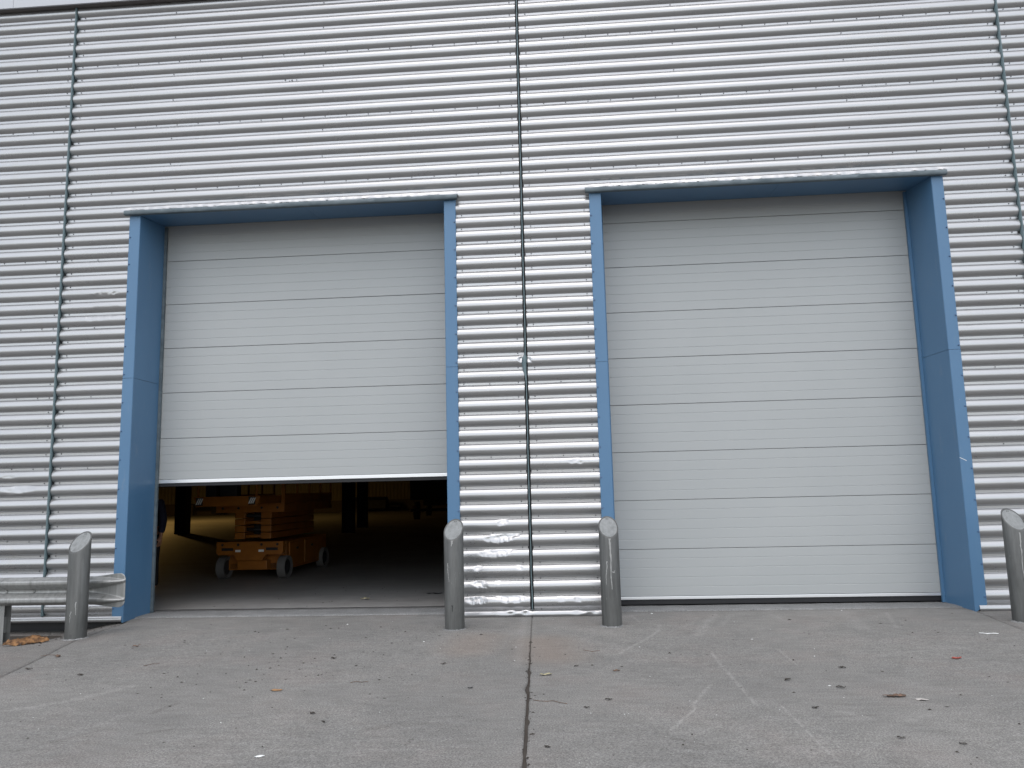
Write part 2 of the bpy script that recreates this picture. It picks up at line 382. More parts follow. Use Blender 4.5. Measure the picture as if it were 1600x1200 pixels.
def dent(X, Z):
    d = np.zeros_like(X)
    for i, (x, z, rx, rz, a, sl) in enumerate(DENTS):
        wx = .022 * np.sin(Z * 61 + i * 2.3) + .010 * np.sin(X * 90 + Z * 37 + i); wz = .010 * np.sin(X * 43 + i) + .005 * np.sin(X * 117 + i * 1.7)
        k = min(1., rx / .15); dx = (X - x) - sl * (Z - z) + wx * k; dz = Z - z + wz * k
        # creased pit: flat facets meeting in folds
        f = np.minimum(1 - np.abs(dx) / rx - .55 * np.abs(dz) / rz, 1 - .35 * np.abs(dx + 1.3 * dz) / rx - 1.1 * np.abs(dz - .25 * dx) / (rz * 1.25))
        fold = np.abs(((dx - .8 * dz) / (rx * .42)) % 2 - 1)
        f = np.clip(f, 0, 1); d = np.maximum(d, .8 * a * (f - .38 * f * fold))
    return d
def has_dent(x0, x1, z0, z1):
    return any(x + d > x0 and x - d < x1 and z + .1 > z0 and z - .1 < z1 for x, z, d, *_ in DENTS)
def crumple(X, Z):
    """sheet metal pressed and rippled just above the two door heads"""
    o = np.zeros_like(X)
    for a, b in ((-5.74, -1.33), (.41, 4.78)):
        w = sstep(a - .04, a + .03, X) * sstep(b + .04, b - .03, X) * sstep(5.40, 5.33, Z) * sstep(5.18, 5.22, Z)
        o += w * (.010 + .006 * np.sin(X * 47 + 3 * np.sin(X * 9)) * np.sin(X * 13 + Z * 20))
    return o
def sheet_part(x0, x1, z0, z1, tilt0, tilt1):
    if x1 - x0 < .03 or z1 - z0 < .01: return None
    zs = zlines(z0, z1)
    step = .011 if has_dent(x0, x1, z0, z1) and x1 - x0 < 1.4 else (.03 if (5.1 < z1 and z0 < 5.4 and x1 - x0 > 1) or has_dent(x0, x1, z0, z1) else .16)
    xs = np.linspace(x0, x1, max(3, int((x1 - x0) / step)))
    if step == .011 and False: pass
    y, rdg = corr(zs)
    X, Z = np.meshgrid(xs, zs, indexing='ij')
    wav = np.array([n1(int(abs(z0 * 131 + x0 * 17)) + 7, len(xs), max(2, int((x1 - x0) / .5)))] * len(zs)).T
    Y = y[None, :] + 0 * X + rdg[None, :] * wav * .0016
    Y = Y + dent(X, Z) * np.minimum(1, rdg[None, :] * 1.6) + crumple(X, Z) * rdg[None, :]
    Y = Y - .0022 * np.clip((tilt1 - Z) / (tilt1 - tilt0), 0, 1)
    Zo = Z + .0015 * wav
    return grid_mesh('p', np.stack([X, Y, Zo], -1)[::-1], True)
FINS = [-12.7, -6.595, -.472, 5.62, 11.7]
OPEN = [(-5.60, -1.41), (.47, 4.68)]; OZ = 5.262
OUT = [(-5.689, -1.326), (.392, 4.751)]
rows = [(ZT0 - .010 + (k - 1) * 5 * PER, ZT0 - .010 + k * 5 * PER) for k in range(-5, 4)]
rows[0] = (.078, rows[0][1])
rows[-1] = (rows[-1][0], 8.288)
for bi in range(4):
    bx0, bx1 = FINS[bi] + (.023 if bi == 2 else .013), FINS[bi + 1] - (.023 if bi == 1 else .013)
    for (z0, z1) in rows:
        parts = []
        cuts = [(a, b) for a, b in OPEN if a > bx0 and b < bx1]
        if cuts and z0 < OZ:
            a, b = cuts[0]
            parts.append([(bx0, a, z0, min(z1, OZ)), (b, bx1, z0, min(z1, OZ))])
            if z1 > OZ + .02: parts[0].append((bx0, bx1, OZ, z1))
        else: parts.append([(bx0, bx1, z0, z1)])
        pl = parts[0]
        if len(pl) == 2:      # two separate pieces of sheet, left and right of the opening
            for q in pl:
                me = sheet_part(*q, z0, z1)
                if me: obj('cladding_sheet', me, M_CLAD, W)
        else:
            ms = [x for x in (sheet_part(*q, z0, z1) for q in pl) if x]
            me = ms[0] if len(ms) == 1 else join_meshes('cladding_sheet', ms)
            obj('cladding_sheet', me, M_CLAD, W)
# backing wall (real thickness) behind the sheets
bm = bmesh.new()
for x0, x1, z0, z1 in ((-36, -5.60, -.02, 8.6), (-1.41, .47, -.02, 8.6), (4.68, 26, -.02, 8.6), (-5.60, -1.41, 5.30, 8.6), (.47, 4.68, 5.30, 8.6)):
    box(bm, x0, x1, .050, .30, z0, z1)
obj('inner_wall', bm, M_DARK, W)
bm = bmesh.new(); box(bm, -36, 26, .30, .34, -.5, -.021); box(bm, -36, 26, .16, .30, -.5, -.021); obj('plinth', bm, M_DARK, W)
# joint fins: plates standing out of the wall between the bays
def fin(xc, z0, z1, seed, bent=False):
    n = 160; zs = np.linspace(z0, z1, n); w = n1(seed, n, 26) * .0025
    xo = xc + w; tw = np.full(n, .0055); yo = np.full(n, -.016)
    if bent:
        b = np.exp(-((zs - 3.03) / .12) ** 2); k = (zs < 3.16) & (zs > 2.6)
        xo = xo - .022 * b + .006 * sstep(1.2, 0, zs) * np.sin(zs * 9); tw = tw + .026 * np.where(zs < 3.13, np.exp(-((zs - 3.10) / .16) ** 2), 0); yo = yo + .012 * b
    P = np.zeros((5, n, 3))
    for j, (sx, y) in enumerate(((-1, .045), (-1, None), (1, None), (1, .045), (-1, .045))):
        base = xc if y is not None else xo
        P[j, :, 0] = base + sx * (np.full(n, .0055) if y is not None else tw); P[j, :, 1] = yo if y is None else y; P[j, :, 2] = zs
    me = grid_mesh('joint_fin', P, False)
    return obj('joint_fin', me, M_FIN, W)
for i, x in enumerate(FINS): fin(x, .075, 8.285, 40 + i, i == 2)
for x in FINS: obj('joint_backing', mbox(x - .034, x + .034, .0455, .0495, .08, 8.28), M_BLACK, W)  # black strips: sealant, with the shade in the gaps painted in
# base flashing
def flashing(x0, x1, crump=()):
    xs = np.linspace(x0, x1, max(4, int((x1 - x0) / .02)))
    prof = [(.048, .082), (.040, .078), (-.006, .064), (-.012, .058), (-.017, .030), (-.021, .004), (.004, -.002), (.048, -.002)]
    P = np.zeros((len(xs), len(prof), 3))
    for j, (y, z) in enumerate(prof):
        P[:, j, 0] = xs; P[:, j, 1] = y; P[:, j, 2] = z + .0025 * n1(int(abs(x0) * 10) + 3, len(xs), max(3, int((x1 - x0) * 3)))
        if 1 < j < 6:
            for cx, cw, ca in crump:
                e = np.exp(-((xs - cx) / cw) ** 2); P[:, j, 1] += e * ca * (1.6 * n1(200 + j, len(xs), max(4, int((x1 - x0) * 12))) + .5); P[:, j, 2] += e * ca * .9 * n1(220 + j // 2, len(xs), max(4, int((x1 - x0) * 9)))
    return obj('base_flashing', grid_mesh('base_flashing', P[::-1], False), M_CLAD, W)
flashing(-12.6, -5.56); flashing(-1.325, .388, ((.18, .13, .012), (-.75, .2, .005), (-.55, .08, .006))); flashing(4.66, 11.6)
# fascia above
bm = bmesh.new()
xs = [-12.6, -7.46, -3.4, .7, 4.8, 8.9, 13]
for a, b in zip(xs[:-1], xs[1:]):
    obj('fascia_panel', mbox(a + .002, b - .002, -.09, -.065, 8.287, 9.2, bev=.003), M_FASCIA, W)
obj('fascia_soffit', prism_x(bmesh.new(), [(-.0645, 8.290), (.048, 8.290), (.048, 8.42), (-.0645, 8.42)], -12.6, 13), M_SOFFIT, W)
# screws in the cladding, and dark dots in place of drilled holes
bm = bmesh.new(); rng = random.Random(4)
def screw(x, z, y=.0445, r=.0085):
    x += rng.uniform(-.003, .003); z += rng.uniform(-.003, .003)
    cyl(bm, (x, y, z), (x, y - .003, z), r, r * .95, 7); cyl(bm, (x, y - .003, z), (x, y - .009, z), r * .55, r * .5, 6)
def in_open(x, z): return z < 5.31 and any(a - .03 < x < b + .03 for a, b in OUT)
ntr = [k for k in range(-30, 15)]
for k in ntr:
    z = ZT0 + k * PER
    for f in FINS[1:4]:
        for s in (-1, 1):
            if not in_open(f + s * .11, z): screw(f + s * (.105 if s > 0 else .10), z + .003)
    for f in ((-1.326 + .07), (.392 - .07)):
        if z < 5.1: screw(f, z)
    if k % 5 == 0:
        for bi in range(4):
            a, b = FINS[bi], FINS[bi + 1]; n = 21
            for i in range(1, n):
                x = a + (b - a) * i / n + .03
                if z < 5.2 and bi in (1, 2): continue
                if not in_open(x, z): screw(x, z + .005)
        if z < 5.2:
            for x in (-6.13, -.93, -.04, 5.15):
                screw(x, z)
    elif k > -1 and k % 2 == (0 if k % 10 < 5 else 1):
        for x in (-5.18, -3.1, 1.55, 3.7): screw(x, z)
for x0, z in ((2.48, 7.13), (-3.62, 7.05)):
    for i, (a, r) in enumerate(((0, .011), (.05, .008), (.075, .011), (.13, .008))): screw(x0 + a * 1.2, z - .02 + rng.uniform(0, .02), .045, r)  # dark screw heads standing in for clusters of holes in the sheet
obj('cladding_screw', bm, M_SCREW, W, kind='stuff')

# ---- blue door surrounds and sectional doors
def door_surround(ax, bx, ox0, ox1):
    """ax, bx: inner arrises; ox0, ox1: outer edges of the front legs"""
    S = bpy.data.objects.new('door_surround', None); C.objects.link(S); S.parent = W
    JZ = 3.045; yi = .60
    for (arr, out, s) in ((ax, ox0, -1), (bx, ox1, 1)):
        inn = arr - s * (-.012 if s < 0 else -.0) + (-.0 if s < 0 else -.035)
        inn = arr + (.010 if s < 0 else -.040)
        for z0, z1 in ((-.012, JZ - .002), (JZ + .002, 5.222)):
            t = .003
            front = -.003 if z0 > 1 else -.0055
            # folded sheet: front leg, reveal, return at the door guide
            prof = [(out, .05), (out, front + .004), (out - s * .004, front), (arr + s * .006, front), (arr, front + .006), (inn, yi), (inn + s * .05, yi), (inn + s * .05, yi - .004), (inn + s * .008, yi - .006), (arr + s * .008, front + .012), (out - s * .006, front + .006), (out - s * .006, .05)]
            b = prism_z(bmesh.new(), prof, z0, z1)
            if z0 < 1:      # lower end cut to clear the ground and the flashing
                for v in b.verts:
                    if v.co.z < .1:
                        if abs(v.co.x - out) < .13 and v.co.y < .06 and abs(v.co.x - arr) > .04: v.co.z = .072
                        else: v.co.z = .012 if v.co.y > .2 else -.012
            else:
                for v in b.verts:
                    if v.co.z > 5.2: v.co.z = 5.2225 + max(0, v.co.y) / .6 * .056
            obj('jamb_panel', b, M_BLUE, S)
        g = mbox(inn - (.034 if s > 0 else 0), inn + (.034 if s < 0 else 0), yi + .002, yi + .035, .012, 5.27)
        obj('door_guide', g, M_LIP if (s < 0 and ax < -3) else M_BLUE, S)
    xm = ax + (bx - ax) * (.55)
    for a, b in ((ax - .002, xm - .002), (xm + .002, bx + .002)):
        obj('soffit_panel', prism_x(bmesh.new(), [(-.01, 5.226), (.60, 5.282), (.60, 5.288), (-.01, 5.232)], a, b), M_BLUE, S)
    # projecting drip lip with crushed edge
    n = 260; xs = np.linspace(ox0 - .05, ox1 + .03, n)
    prof = [(.04, 5.306), (-.03, 5.292), (-.062, 5.280), (-.066, 5.274), (-.066, 5.228), (-.060, 5.223), (-.012, 5.223)]
    P = np.zeros((n, len(prof), 3))
    for j, (y, z) in enumerate(prof):
        P[:, j, 0] = xs; P[:, j, 1] = y; P[:, j, 2] = z
        if 0 < j < 4: P[:, j, 2] += .004 * n1(j + 60, n, 40); P[:, j, 1] += .003 * n1(j + 70, n, 55)
    obj('drip_lip', grid_mesh('drip_lip', P[::-1], False), M_LIP, S)
    bm = bmesh.new(); rr = random.Random(int(abs(ax) * 100))
    x = ox0
    while x < ox1:      # flaking sealant along the top of the lip
        l = rr.uniform(.02, .09)
        if rr.random() < .55:
            v = [bm.verts.new((x + dx * l, -.028 + dy + rr.uniform(-.004, .004), 5.294 + dz + rr.uniform(-.002, .004))) for dx, dy, dz in ((0, -.03, -.006), (1, -.03, -.006), (.9, .03, .014), (.1, .03, .014), (.5, 0, .010))]
            for a, b in ((0, 1), (1, 2), (2, 3), (3, 0)): bm.faces.new((v[a], v[b], v[4]))
        x += l
    obj('lip_sealant', bm, M_SEAL, S, kind='stuff')
    bm = bmesh.new()
    for (o, s) in ((ox0, 1), (ox1, -1)):
        z = .16
        while z < 5.1:
            x = o + s * .016
            cyl(bm, (x, -.004, z), (x, -.008, z), .012, .011, 8); cyl(bm, (x, -.008, z), (x, -.018, z), .0075, .006, 6)
            z += PER * 2
    obj('surround_screw', bm, M_BLUESCREW, S, kind='stuff')
    return S
M_SEAL = mat('old_sealant', (.40, .39, .37), .8)
M_BLUESCREW = mat('painted_screw', (.07, .13, .24), .4)
door_surround(-5.541, -1.478, -5.689, -1.326)
S2 = door_surround(.543, 4.611, .392, 4.751)
obj('paint_scrape', prism_x(bmesh.new(), [(-.0065, -.002), (-.004, -.002), (-.004, .003), (-.0065, .003)], 0, .085), M_WHITE, S2).matrix_world = Matrix.Translation((4.61, 0, 1.755)) @ Matrix.Rotation(R(28), 4, 'Y')

SEC_H = .6185
def section_profile(h, ribs=5):
    """front face of one door section, groove lines between its ribs; list of (y, z), top to bottom"""
    g, gd = .0045, .0026
    p = [(.012, h - .001), (.0015, h - .003), (0, h - .006)]
    for k in range(1, ribs):
        z = h - k * h / ribs
        p += [(0, z + g), (gd, z + g * .3), (gd, z - g * .3), (0, z - g)]
    p += [(0, .007), (.0015, .004), (.012, .002)]
    return p
_seccache = {}
def sec_mesh(x0, x1, h, ribs=5):
    k = (x0, x1, round(h, 4), ribs)
    if k in _seccache: return _seccache[k]
    b = bmesh.new(); pr = section_profile(h, ribs); pr = pr + [(.045, .002), (.045, h - .001)]
    prism_x(b, pr, x0, x1); me = bpy.data.meshes.new('door_section'); b.to_mesh(me); b.free(); _seccache[k] = me; return me
def sectional_door(x0, x1, joints, bottom, rail_h, seal_h, label, seed, tint):
    D_ = bpy.data.objects.new('sectional_door', None); C.objects.link(D_); D_.parent = W; D_['label'] = label
    rs = random.Random(seed); w = (x1 - x0) / 2; xc = (x0 + x1) / 2; Y = .645
    top = joints[0]
    zs = [top + SEC_H] + joints
    for i, zj in enumerate(zs[1:]):
        o = obj('door_section', sec_mesh(-w, w, zs[i] - zj), M_DOOR, D_)
        o.location = (xc, Y + rs.uniform(0, .0015), zj); o.rotation_euler = (0, rs.uniform(-.0003, .0003), 0)
    h = joints[-1] - (bottom + rail_h)
    o = obj('door_section', sec_mesh(-w, w, h), M_DOOR, D_); o.location = (xc, Y, bottom + rail_h)
    obj('bottom_rail', mbox(x0 + .002, x1 - .002, Y - .006, Y + .045, bottom, bottom + rail_h - .001, bev=.004), M_RAIL, D_)
    obj('bottom_seal', prism_x(bmesh.new(), [(Y + .006, bottom - .001), (Y + .04, bottom - .001), (Y + .036, bottom - seal_h), (Y + .022, bottom - seal_h - .004), (Y + .008, bottom - seal_h)], x0 + .01, x1 - .01), M_BLACK, D_)
    return D_
sectional_door(-5.57, -1.45, [4.782, 4.163, 3.543, 2.923, 2.299], 1.697, .047, .042, 'grey sectional door stopped a third of the way above the floor', 2, 0)
sectional_door(.50, 4.62, [5.036, 4.419, 3.799, 3.181, 2.561, 1.944, 1.325, .708], .087, .037, .062, 'grey sectional door fully closed', 5, 0)

# ---- hall interior
def liner(name, p0, p1, z0, z1, pitch=.30):
    p0, p1 = Vector(p0), Vector(p1); d = (p1 - p0); L = d.length; d.normalize(); nrm = Vector((-d.y, d.x))
    pts = []; s = 0
    while s < L:
        for ds, dp in ((0, 0), (pitch * .55, 0), (pitch * .65, .03), (pitch * .9, .03)):
            if s + ds <= L: pts.append(p0 + d * (s + ds) + nrm * dp)
        s += pitch
    P = np.zeros((len(pts), 2, 3))
    for i, q in enumerate(pts): P[i, 0] = (q.x, q.y, z0); P[i, 1] = (q.x, q.y, z1)
    return obj(name, grid_mesh(name, P, False), M_LINER, W)
liner('liner_wall', (26, 54), (-36, 54), .9, 8.5); liner('liner_wall', (-36, 54), (-36, .35), .0, 8.5)
liner('liner_wall', (26, .35), (26, 54), .0, 8.5)
obj('dado_wall', mbox(-36, 26, 53.7, 53.95, .0, .9), mat('dado_block', (.16, .13, .10), .8), W)
bm = bmesh.new(); box(bm, -36.4, -36.1, .3, 54.5, -.3, 8.6); box(bm, 26.1, 26.4, .3, 54.5, -.3, 8.6); box(bm, -36.4, 26.4, 54.1, 54.4, -.3, 8.6)
obj('outer_wall', bm, M_FASCIA, W)
obj('roof', mbox(-36.4, 26.4, .31, 54.5, 8.61, 8.8), M_ROOFIN, W)
def column(x, y, w=.42):
    b = bmesh.new()
    box(b, x - w / 2, x - w / 2 + .03, y - w / 2, y + w / 2, 0.001, 8.6); box(b, x + w / 2 - .03, x + w / 2, y - w / 2, y + w / 2, 0.001, 8.6)
    box(b, x - w / 2 + .03, x + w / 2 - .03, y - .01, y + .01, 0.001, 8.6)
    return obj('steel_column', b, M_COLUMN, W)
for x, y, w in ((-16.0, 21.9, .46), (-8.5, 20.2, .42), (-9.05, 24.3, .40), (-18.6, 21.9, .45), (3, 21.9, .42), (14, 21.9, .42)): column(x, y, w)
# ------------------------------------------------------------------ hall contents
# warm high-bay lamp deep in the hall; it throws the long column shadow on the floor
L_ = thing('high_bay_lamp', 'warm high bay lamp hanging deep in the dark hall', 'lamp', (-25.5, 35.2, 6.4))
bm = bmesh.new(); cyl(bm, (0, 0, .06), (0, 0, .42), .32, .10, 20, caps=False); obj('lamp_shade', bm, M_DARK, L_)
bm = bmesh.new(); cyl(bm, (0, 0, .42), (0, 0, 2.2), .012, .012, 8); obj('chain', bm, M_DARK, L_)
mb = mat('lamp_glow', (1, .6, .25)); mb.node_tree.nodes['Principled BSDF'].inputs['Emission Color'].default_value = (1, .55, .16, 1); mb.node_tree.nodes['Principled BSDF'].inputs['Emission Strength'].default_value = 8
bm = bmesh.new(); bmesh.ops.create_icosphere(bm, subdivisions=2, radius=.09); bmesh.ops.translate(bm, verts=bm.verts, vec=(0, 0, .2)); obj('bulb', bm, mb, L_)
ld = bpy.data.lights.new('lamp_light', 'SPOT'); ld.energy = 620; ld.color = (1, .60, .17); ld.spot_size = R(172); ld.spot_blend = .5; ld.shadow_soft_size = .25
lo = bpy.data.objects.new('lamp_light', ld); C.objects.link(lo); lo.parent = L_; lo.location = (0, 0, .0)

# ---- orange scissor lift
def scissor_lift():
    T = thing('scissor_lift', 'orange scissor lift folded down inside the half open doorway', 'scissor lift', (-5.815, 4.45, 0), R(-1.5))
    hw = .63; Lb = 2.5
    # chassis: stepped front plate, body, side doors
    b = bmesh.new()
    box(b, -hw + .06, hw - .06, .30, Lb, .14, .66, bev=.01)
    obj('chassis', b, M_ORANGE, T)
    prof = [(-hw, .67), (hw, .67), (hw, .47), (hw - .04, .44), (.30, .44), (.24, .34), (-.24, .34), (-.30, .44), (-hw + .04, .44), (-hw, .47)]
    b = bmesh.new()
    f = [b.verts.new((x, 0, z)) for x, z in prof]; k = [b.verts.new((x, .10, z)) for x, z in prof]
    n = len(prof)
    for i in range(n): b.faces.new((f[i], f[(i + 1) % n], k[(i + 1) % n], k[i]))
    b.faces.new(f[::-1]); b.faces.new(k); bmesh.ops.recalc_face_normals(b, faces=b.faces)
    fp = obj('front_plate', b, M_ORANGE, T)
    for x in (-.42, .42):
        obj('tie_slot', mbox(x - .11, x + .11, -.004, .003, .515, .565, bev=.001), M_BLACK, fp)
        s = 1 if x > 0 else -1
        obj('hazard_sticker', mbox(x - s * .20 - .05, x - s * .20 + .05, -.004, -.001, .49, .53), M_WHITE, fp)
    for x in (-.52, -.22, .22, .52):
        bb = bmesh.new(); cyl(bb, (x, .001, .62), (x, -.012, .62), .026, .02, 10); obj('bolt_cap', bb, M_DARK, fp)
    obj('skid_plate', mbox(-.28, .28, .12, .30, .16, .33, bev=.01), M_ORANGE, T)
    obj('axle', mbox(-.5, .5, .30, .42, .16, .26), M_DARK, T)
    for y0, y1 in ((.42, 1.15), (1.2, 1.95)):
        sd = obj('side_door', mbox(hw - .061, hw - .035, y0, y1, .20, .62, bev=.006), M_ORANGE, T)
        obj('door_latch', mbox(hw - .036, hw - .028, (y0 + y1) / 2 - .05, (y0 + y1) / 2 + .05, .48, .52), M_DARK, sd)
    for x, y in ((-.575, .23), (.575, .23), (-.575, 2.25), (.575, 2.25)):
        r, w = .20, .075; b = bmesh.new()
        cyl(b, (x - w, y, r), (x + w, y, r), r, r, 28, caps=False)
        for s in (-1, 1): cyl(b, (x + s * w, y, r), (x + s * (w - .02), y, r), r, r * .66, 28, caps=False)
        wh = obj('wheel', b, M_TYRE, T)
        b = bmesh.new(); cyl(b, (x - w * .62, y, r), (x + w * .62, y, r), r * .68, r * .68, 20)
        cyl(b, (x - w * .8, y, r), (x + w * .8, y, r), r * .25, r * .25, 12); obj('wheel_hub', b, M_DARK, wh)
    # folded scissor pack
    for k in range(4):
        z = .71 + k * .125
        for x in (-.33, .33):
            s_ = 1 if x > 0 else -1
            obj('scissor_arm', mbox(s_ * .25 - .10, s_ * .25 + .10, .12, 2.35, z + .004, z + .118, bev=.012), M_ORANGE, T)
        obj('cross_tube', cyl(bmesh.new(), (-.30, .2, z + .05), (.30, .2, z + .05), .03, .03, 12), M_DARK if k % 2 else M_ORANGE, T)
    obj('stack_core', mbox(-.145, .145, .5, 2.2, .70, 1.19), M_DARK, T)
    obj('cylinder_ram', cyl(bmesh.new(), (0, .4, .8), (0, 2.2, 1.05), .06, .06, 14), M_DARK, T)
    # platform with its roll-out deck
    pf = obj('platform', mbox(-.65, .65, -.02, 2.6, 1.20, 1.36, bev=.008), M_ORANGE, T)
    for x in (-.52, -.22, .22, .52):
        bb = bmesh.new(); cyl(bb, (x, -.019, 1.28), (x, -.03, 1.28), .024, .02, 10); obj('bolt_cap', bb, M_DARK, pf)
    b = bmesh.new()
    for x in (-.65, .61): box(b, x, x + .04, -.02, 2.6, 1.362, 1.53)
    obj('toe_board', b, M_ORANGE, pf)
    b = bmesh.new(); pr = [(-.60, 1.50), (.60, 1.50), (.54, 1.335), (-.54, 1.335)]
    f = [b.verts.new((x, -.95, z)) for x, z in pr]; k = [b.verts.new((x, -.92, z)) for x, z in pr]
    for i in range(4): b.faces.new((f[i], f[(i + 1) % 4], k[(i + 1) % 4], k[i]))
    b.faces.new(f[::-1]); b.faces.new(k)
    box(b, -.54, -.51, -.92, .3, 1.365, 1.50); box(b, .51, .54, -.92, .3, 1.365, 1.50); box(b, -.51, .51, -.92, .3, 1.365, 1.385)
    bmesh.ops.recalc_face_normals(b, faces=b.faces)
    ex = obj('extension_deck', b, M_ORANGE, T)
    for cx in (-.49, .45):
        obj('hazard_panel', mbox(cx - .06, cx + .06, -.954, -.951, 1.352, 1.488), M_BLACK, ex)
        for i in range(3):
            b = bmesh.new(); x0 = cx - .055 + i * .035; 
            v = [b.verts.new(q) for q in ((x0 - .01, -.9565, 1.37 + i * .004), (x0 + .012, -.9565, 1.37), (x0 + .058, -.9565, 1.468), (x0 + .036, -.9565, 1.472))]; b.faces.new(v)
            r = bmesh.ops.extrude_face_region(b, geom=list(b.faces)); bmesh.ops.translate(b, verts=[q for q in r['geom'] if isinstance(q, bmesh.types.BMVert)], vec=(0, .002, 0))
            obj('hazard_stripe', b, M_WHITE, ex)
    # guard rails (their tops stay above the door's bottom edge)
    b = bmesh.new()
    for x in (-.63, .63):
        for y in (0, .65, 1.3, 1.95, 2.58): cyl(b, (x, y, 1.36), (x, y, 2.35), .021, .021, 8)
        for z in (1.9, 2.35): cyl(b, (x, 0, z), (x, 2.58, z), .021, .021, 8)
        for y in (-.93,): cyl(b, (x * .83, y, 1.49), (x * .83, y, 2.30), .021, .021, 8)
        for z in (1.88, 2.30): cyl(b, (x * .83, -.93, z), (x * .83, .3, z), .021, .021, 8)
    for z in (1.88, 2.30): cyl(b, (-.523, -.93, z), (.523, -.93, z), .021, .021, 8)
    obj('guard_rail', b, M_ORANGE, T)
    obj('corner_post', mbox(.60, .66, -.04, .0, 1.362, 2.1), M_ORANGE, T)
    obj('control_box', mbox(-.16, .14, -.88, -.70, 1.50, 1.80, bev=.01), M_DARK, T)
    obj('tool_box', mbox(-.43, -.24, -.86, -.6, 1.50, 1.80, bev=.01), M_DARK, T)
    return T
scissor_lift()

# ---- person standing just inside, one sleeve and hand showing past the left jamb
M_SKIN = mat('skin', (.45, .22, .14), .55); M_NAVY = mat('navy_cloth', (.018, .02, .045), .85); M_TROUSER = mat('black_cloth', (.012, .012, .015), .9); M_HAIR = mat('dark_hair', (.02, .014, .01), .6)
def skinned(name, verts, edges, radii, m, parent, root=0, sub=2):
    me = bpy.data.meshes.new(name); me.from_pydata(verts, edges, []); o = obj(name, me, m, parent)
    sk = o.modifiers.new('skin', 'SKIN'); sk.use_smooth_shade = True
    for i, r in enumerate(radii):
        r = r if isinstance(r, tuple) else (r, r); me.skin_vertices[0].data[i].radius = r
        me.skin_vertices[0].data[i].use_root = (i == root)
    s = o.modifiers.new('sub', 'SUBSURF'); s.levels = sub; s.render_levels = sub
    return o
def person():
    P_ = thing('person', 'person in dark clothes half hidden behind the left jamb, hand showing', 'person', (-6.88, 3.0, 0), R(-25))
    v, e, r = [], [], []
    def add(p, rad, par=None):
        v.append(p); r.append(rad)
        if par is not None: e.append((par, len(v) - 1))
        return len(v) - 1
    pel = add((0, 0, .95), (.15, .11)); wai = add((0, 0, 1.12), (.135, .10), pel); che = add((0, .01, 1.32), (.165, .11), wai)
    nk0 = add((0, .01, 1.46), .07, che); nk = add((0, -.005, 1.53), .055, nk0); hd0 = add((0, -.02, 1.60), (.07, .08), nk); hd1 = add((0, -.02, 1.68), (.078, .095), hd0); hd2 = add((0, -.01, 1.75), (.06, .07), hd1)
    nose = add((0, -.125, 1.635), .012, hd0)
    for s in (-1, 1):
        sh = add((s * .18, .01, 1.42), .065, che); el = add((s * .25, .03, 1.14), .045, sh); wr = add((s * .27, -.02, .90), .030, el)
        pa = add((s * .275, -.04, .83), (.022, .038), wr)
        for i, (dy, l) in enumerate(((-.03, .075), (-.01, .085), (.01, .08), (.028, .065))):
            k = add((s * .272, -.04 + dy, .775), .009, pa); k2 = add((s * .255, -.045 + dy, .775 - l * .5), .0085, k); add((s * .235, -.04 + dy, .775 - l * .75), .007, k2)
        tm = add((s * .262, -.085, .83), .011, pa); add((s * .25, -.10, .79), .009, tm)
        hp = add((s * .09, 0, .90), .095, pel); kn = add((s * .10, -.01, .50), .062, hp); an = add((s * .10, .02, .09), .042, kn); add((s * .11, -.14, .045), (.035, .04), an)
    skinned('body', v, e, r, M_SKIN, P_)
    v2, e2, r2 = [], [], []
    v[:], e[:], r[:] = [], [], []
    pel = add((0, 0, .93), (.17, .13)); wai = add((0, 0, 1.12), (.16, .125), pel); che = add((0, .01, 1.32), (.185, .13), wai); col_ = add((0, .01, 1.46), .085, che)
    for s in (-1, 1):
        sh = add((s * .185, .01, 1.42), .082, che); el = add((s * .255, .03, 1.14), .064, sh); add((s * .272, -.018, .92), .05, el)
    skinned('jacket', list(v), list(e), list(r), M_NAVY, P_)
    v[:], e[:], r[:] = [], [], []
    pel = add((0, 0, .97), (.165, .125))
    for s in (-1, 1):
        hp = add((s * .095, 0, .86), .108, pel); kn = add((s * .10, -.01, .50), .08, hp); add((s * .10, .02, .07), .062, kn)
    skinned('trousers', list(v), list(e), list(r), M_TROUSER, P_)
    b = bmesh.new(); bmesh.ops.create_uvsphere(b, u_segments=18, v_segments=10, radius=1)
    for q in list(b.verts):
        q.co = Vector((q.co.x * .088, q.co.y * .108 + .004, q.co.z * .09 + 1.70))
    bmesh.ops.delete(b, geom=[q for q in b.verts if q.co.z < 1.66 or (q.co.y < -.06 and q.co.z < 1.72)], context='VERTS')
    for f in b.faces: f.smooth = True
    obj('hair', b, M_HAIR, P_)
    for s in (-1, 1):
        b = bmesh.new(); bmesh.ops.create_uvsphere(b, u_segments=10, v_segments=8, radius=.012); bmesh.ops.translate(b, verts=b.verts, vec=(s * .032, -.098, 1.665)); obj('eye', b, M_WHITE, P_)
        b = bmesh.new(); box(b, s * .085 - .008, s * .085 + .008, -.03, .02, 1.61, 1.68, bev=.006); obj('ear', b, M_SKIN, P_)
person()

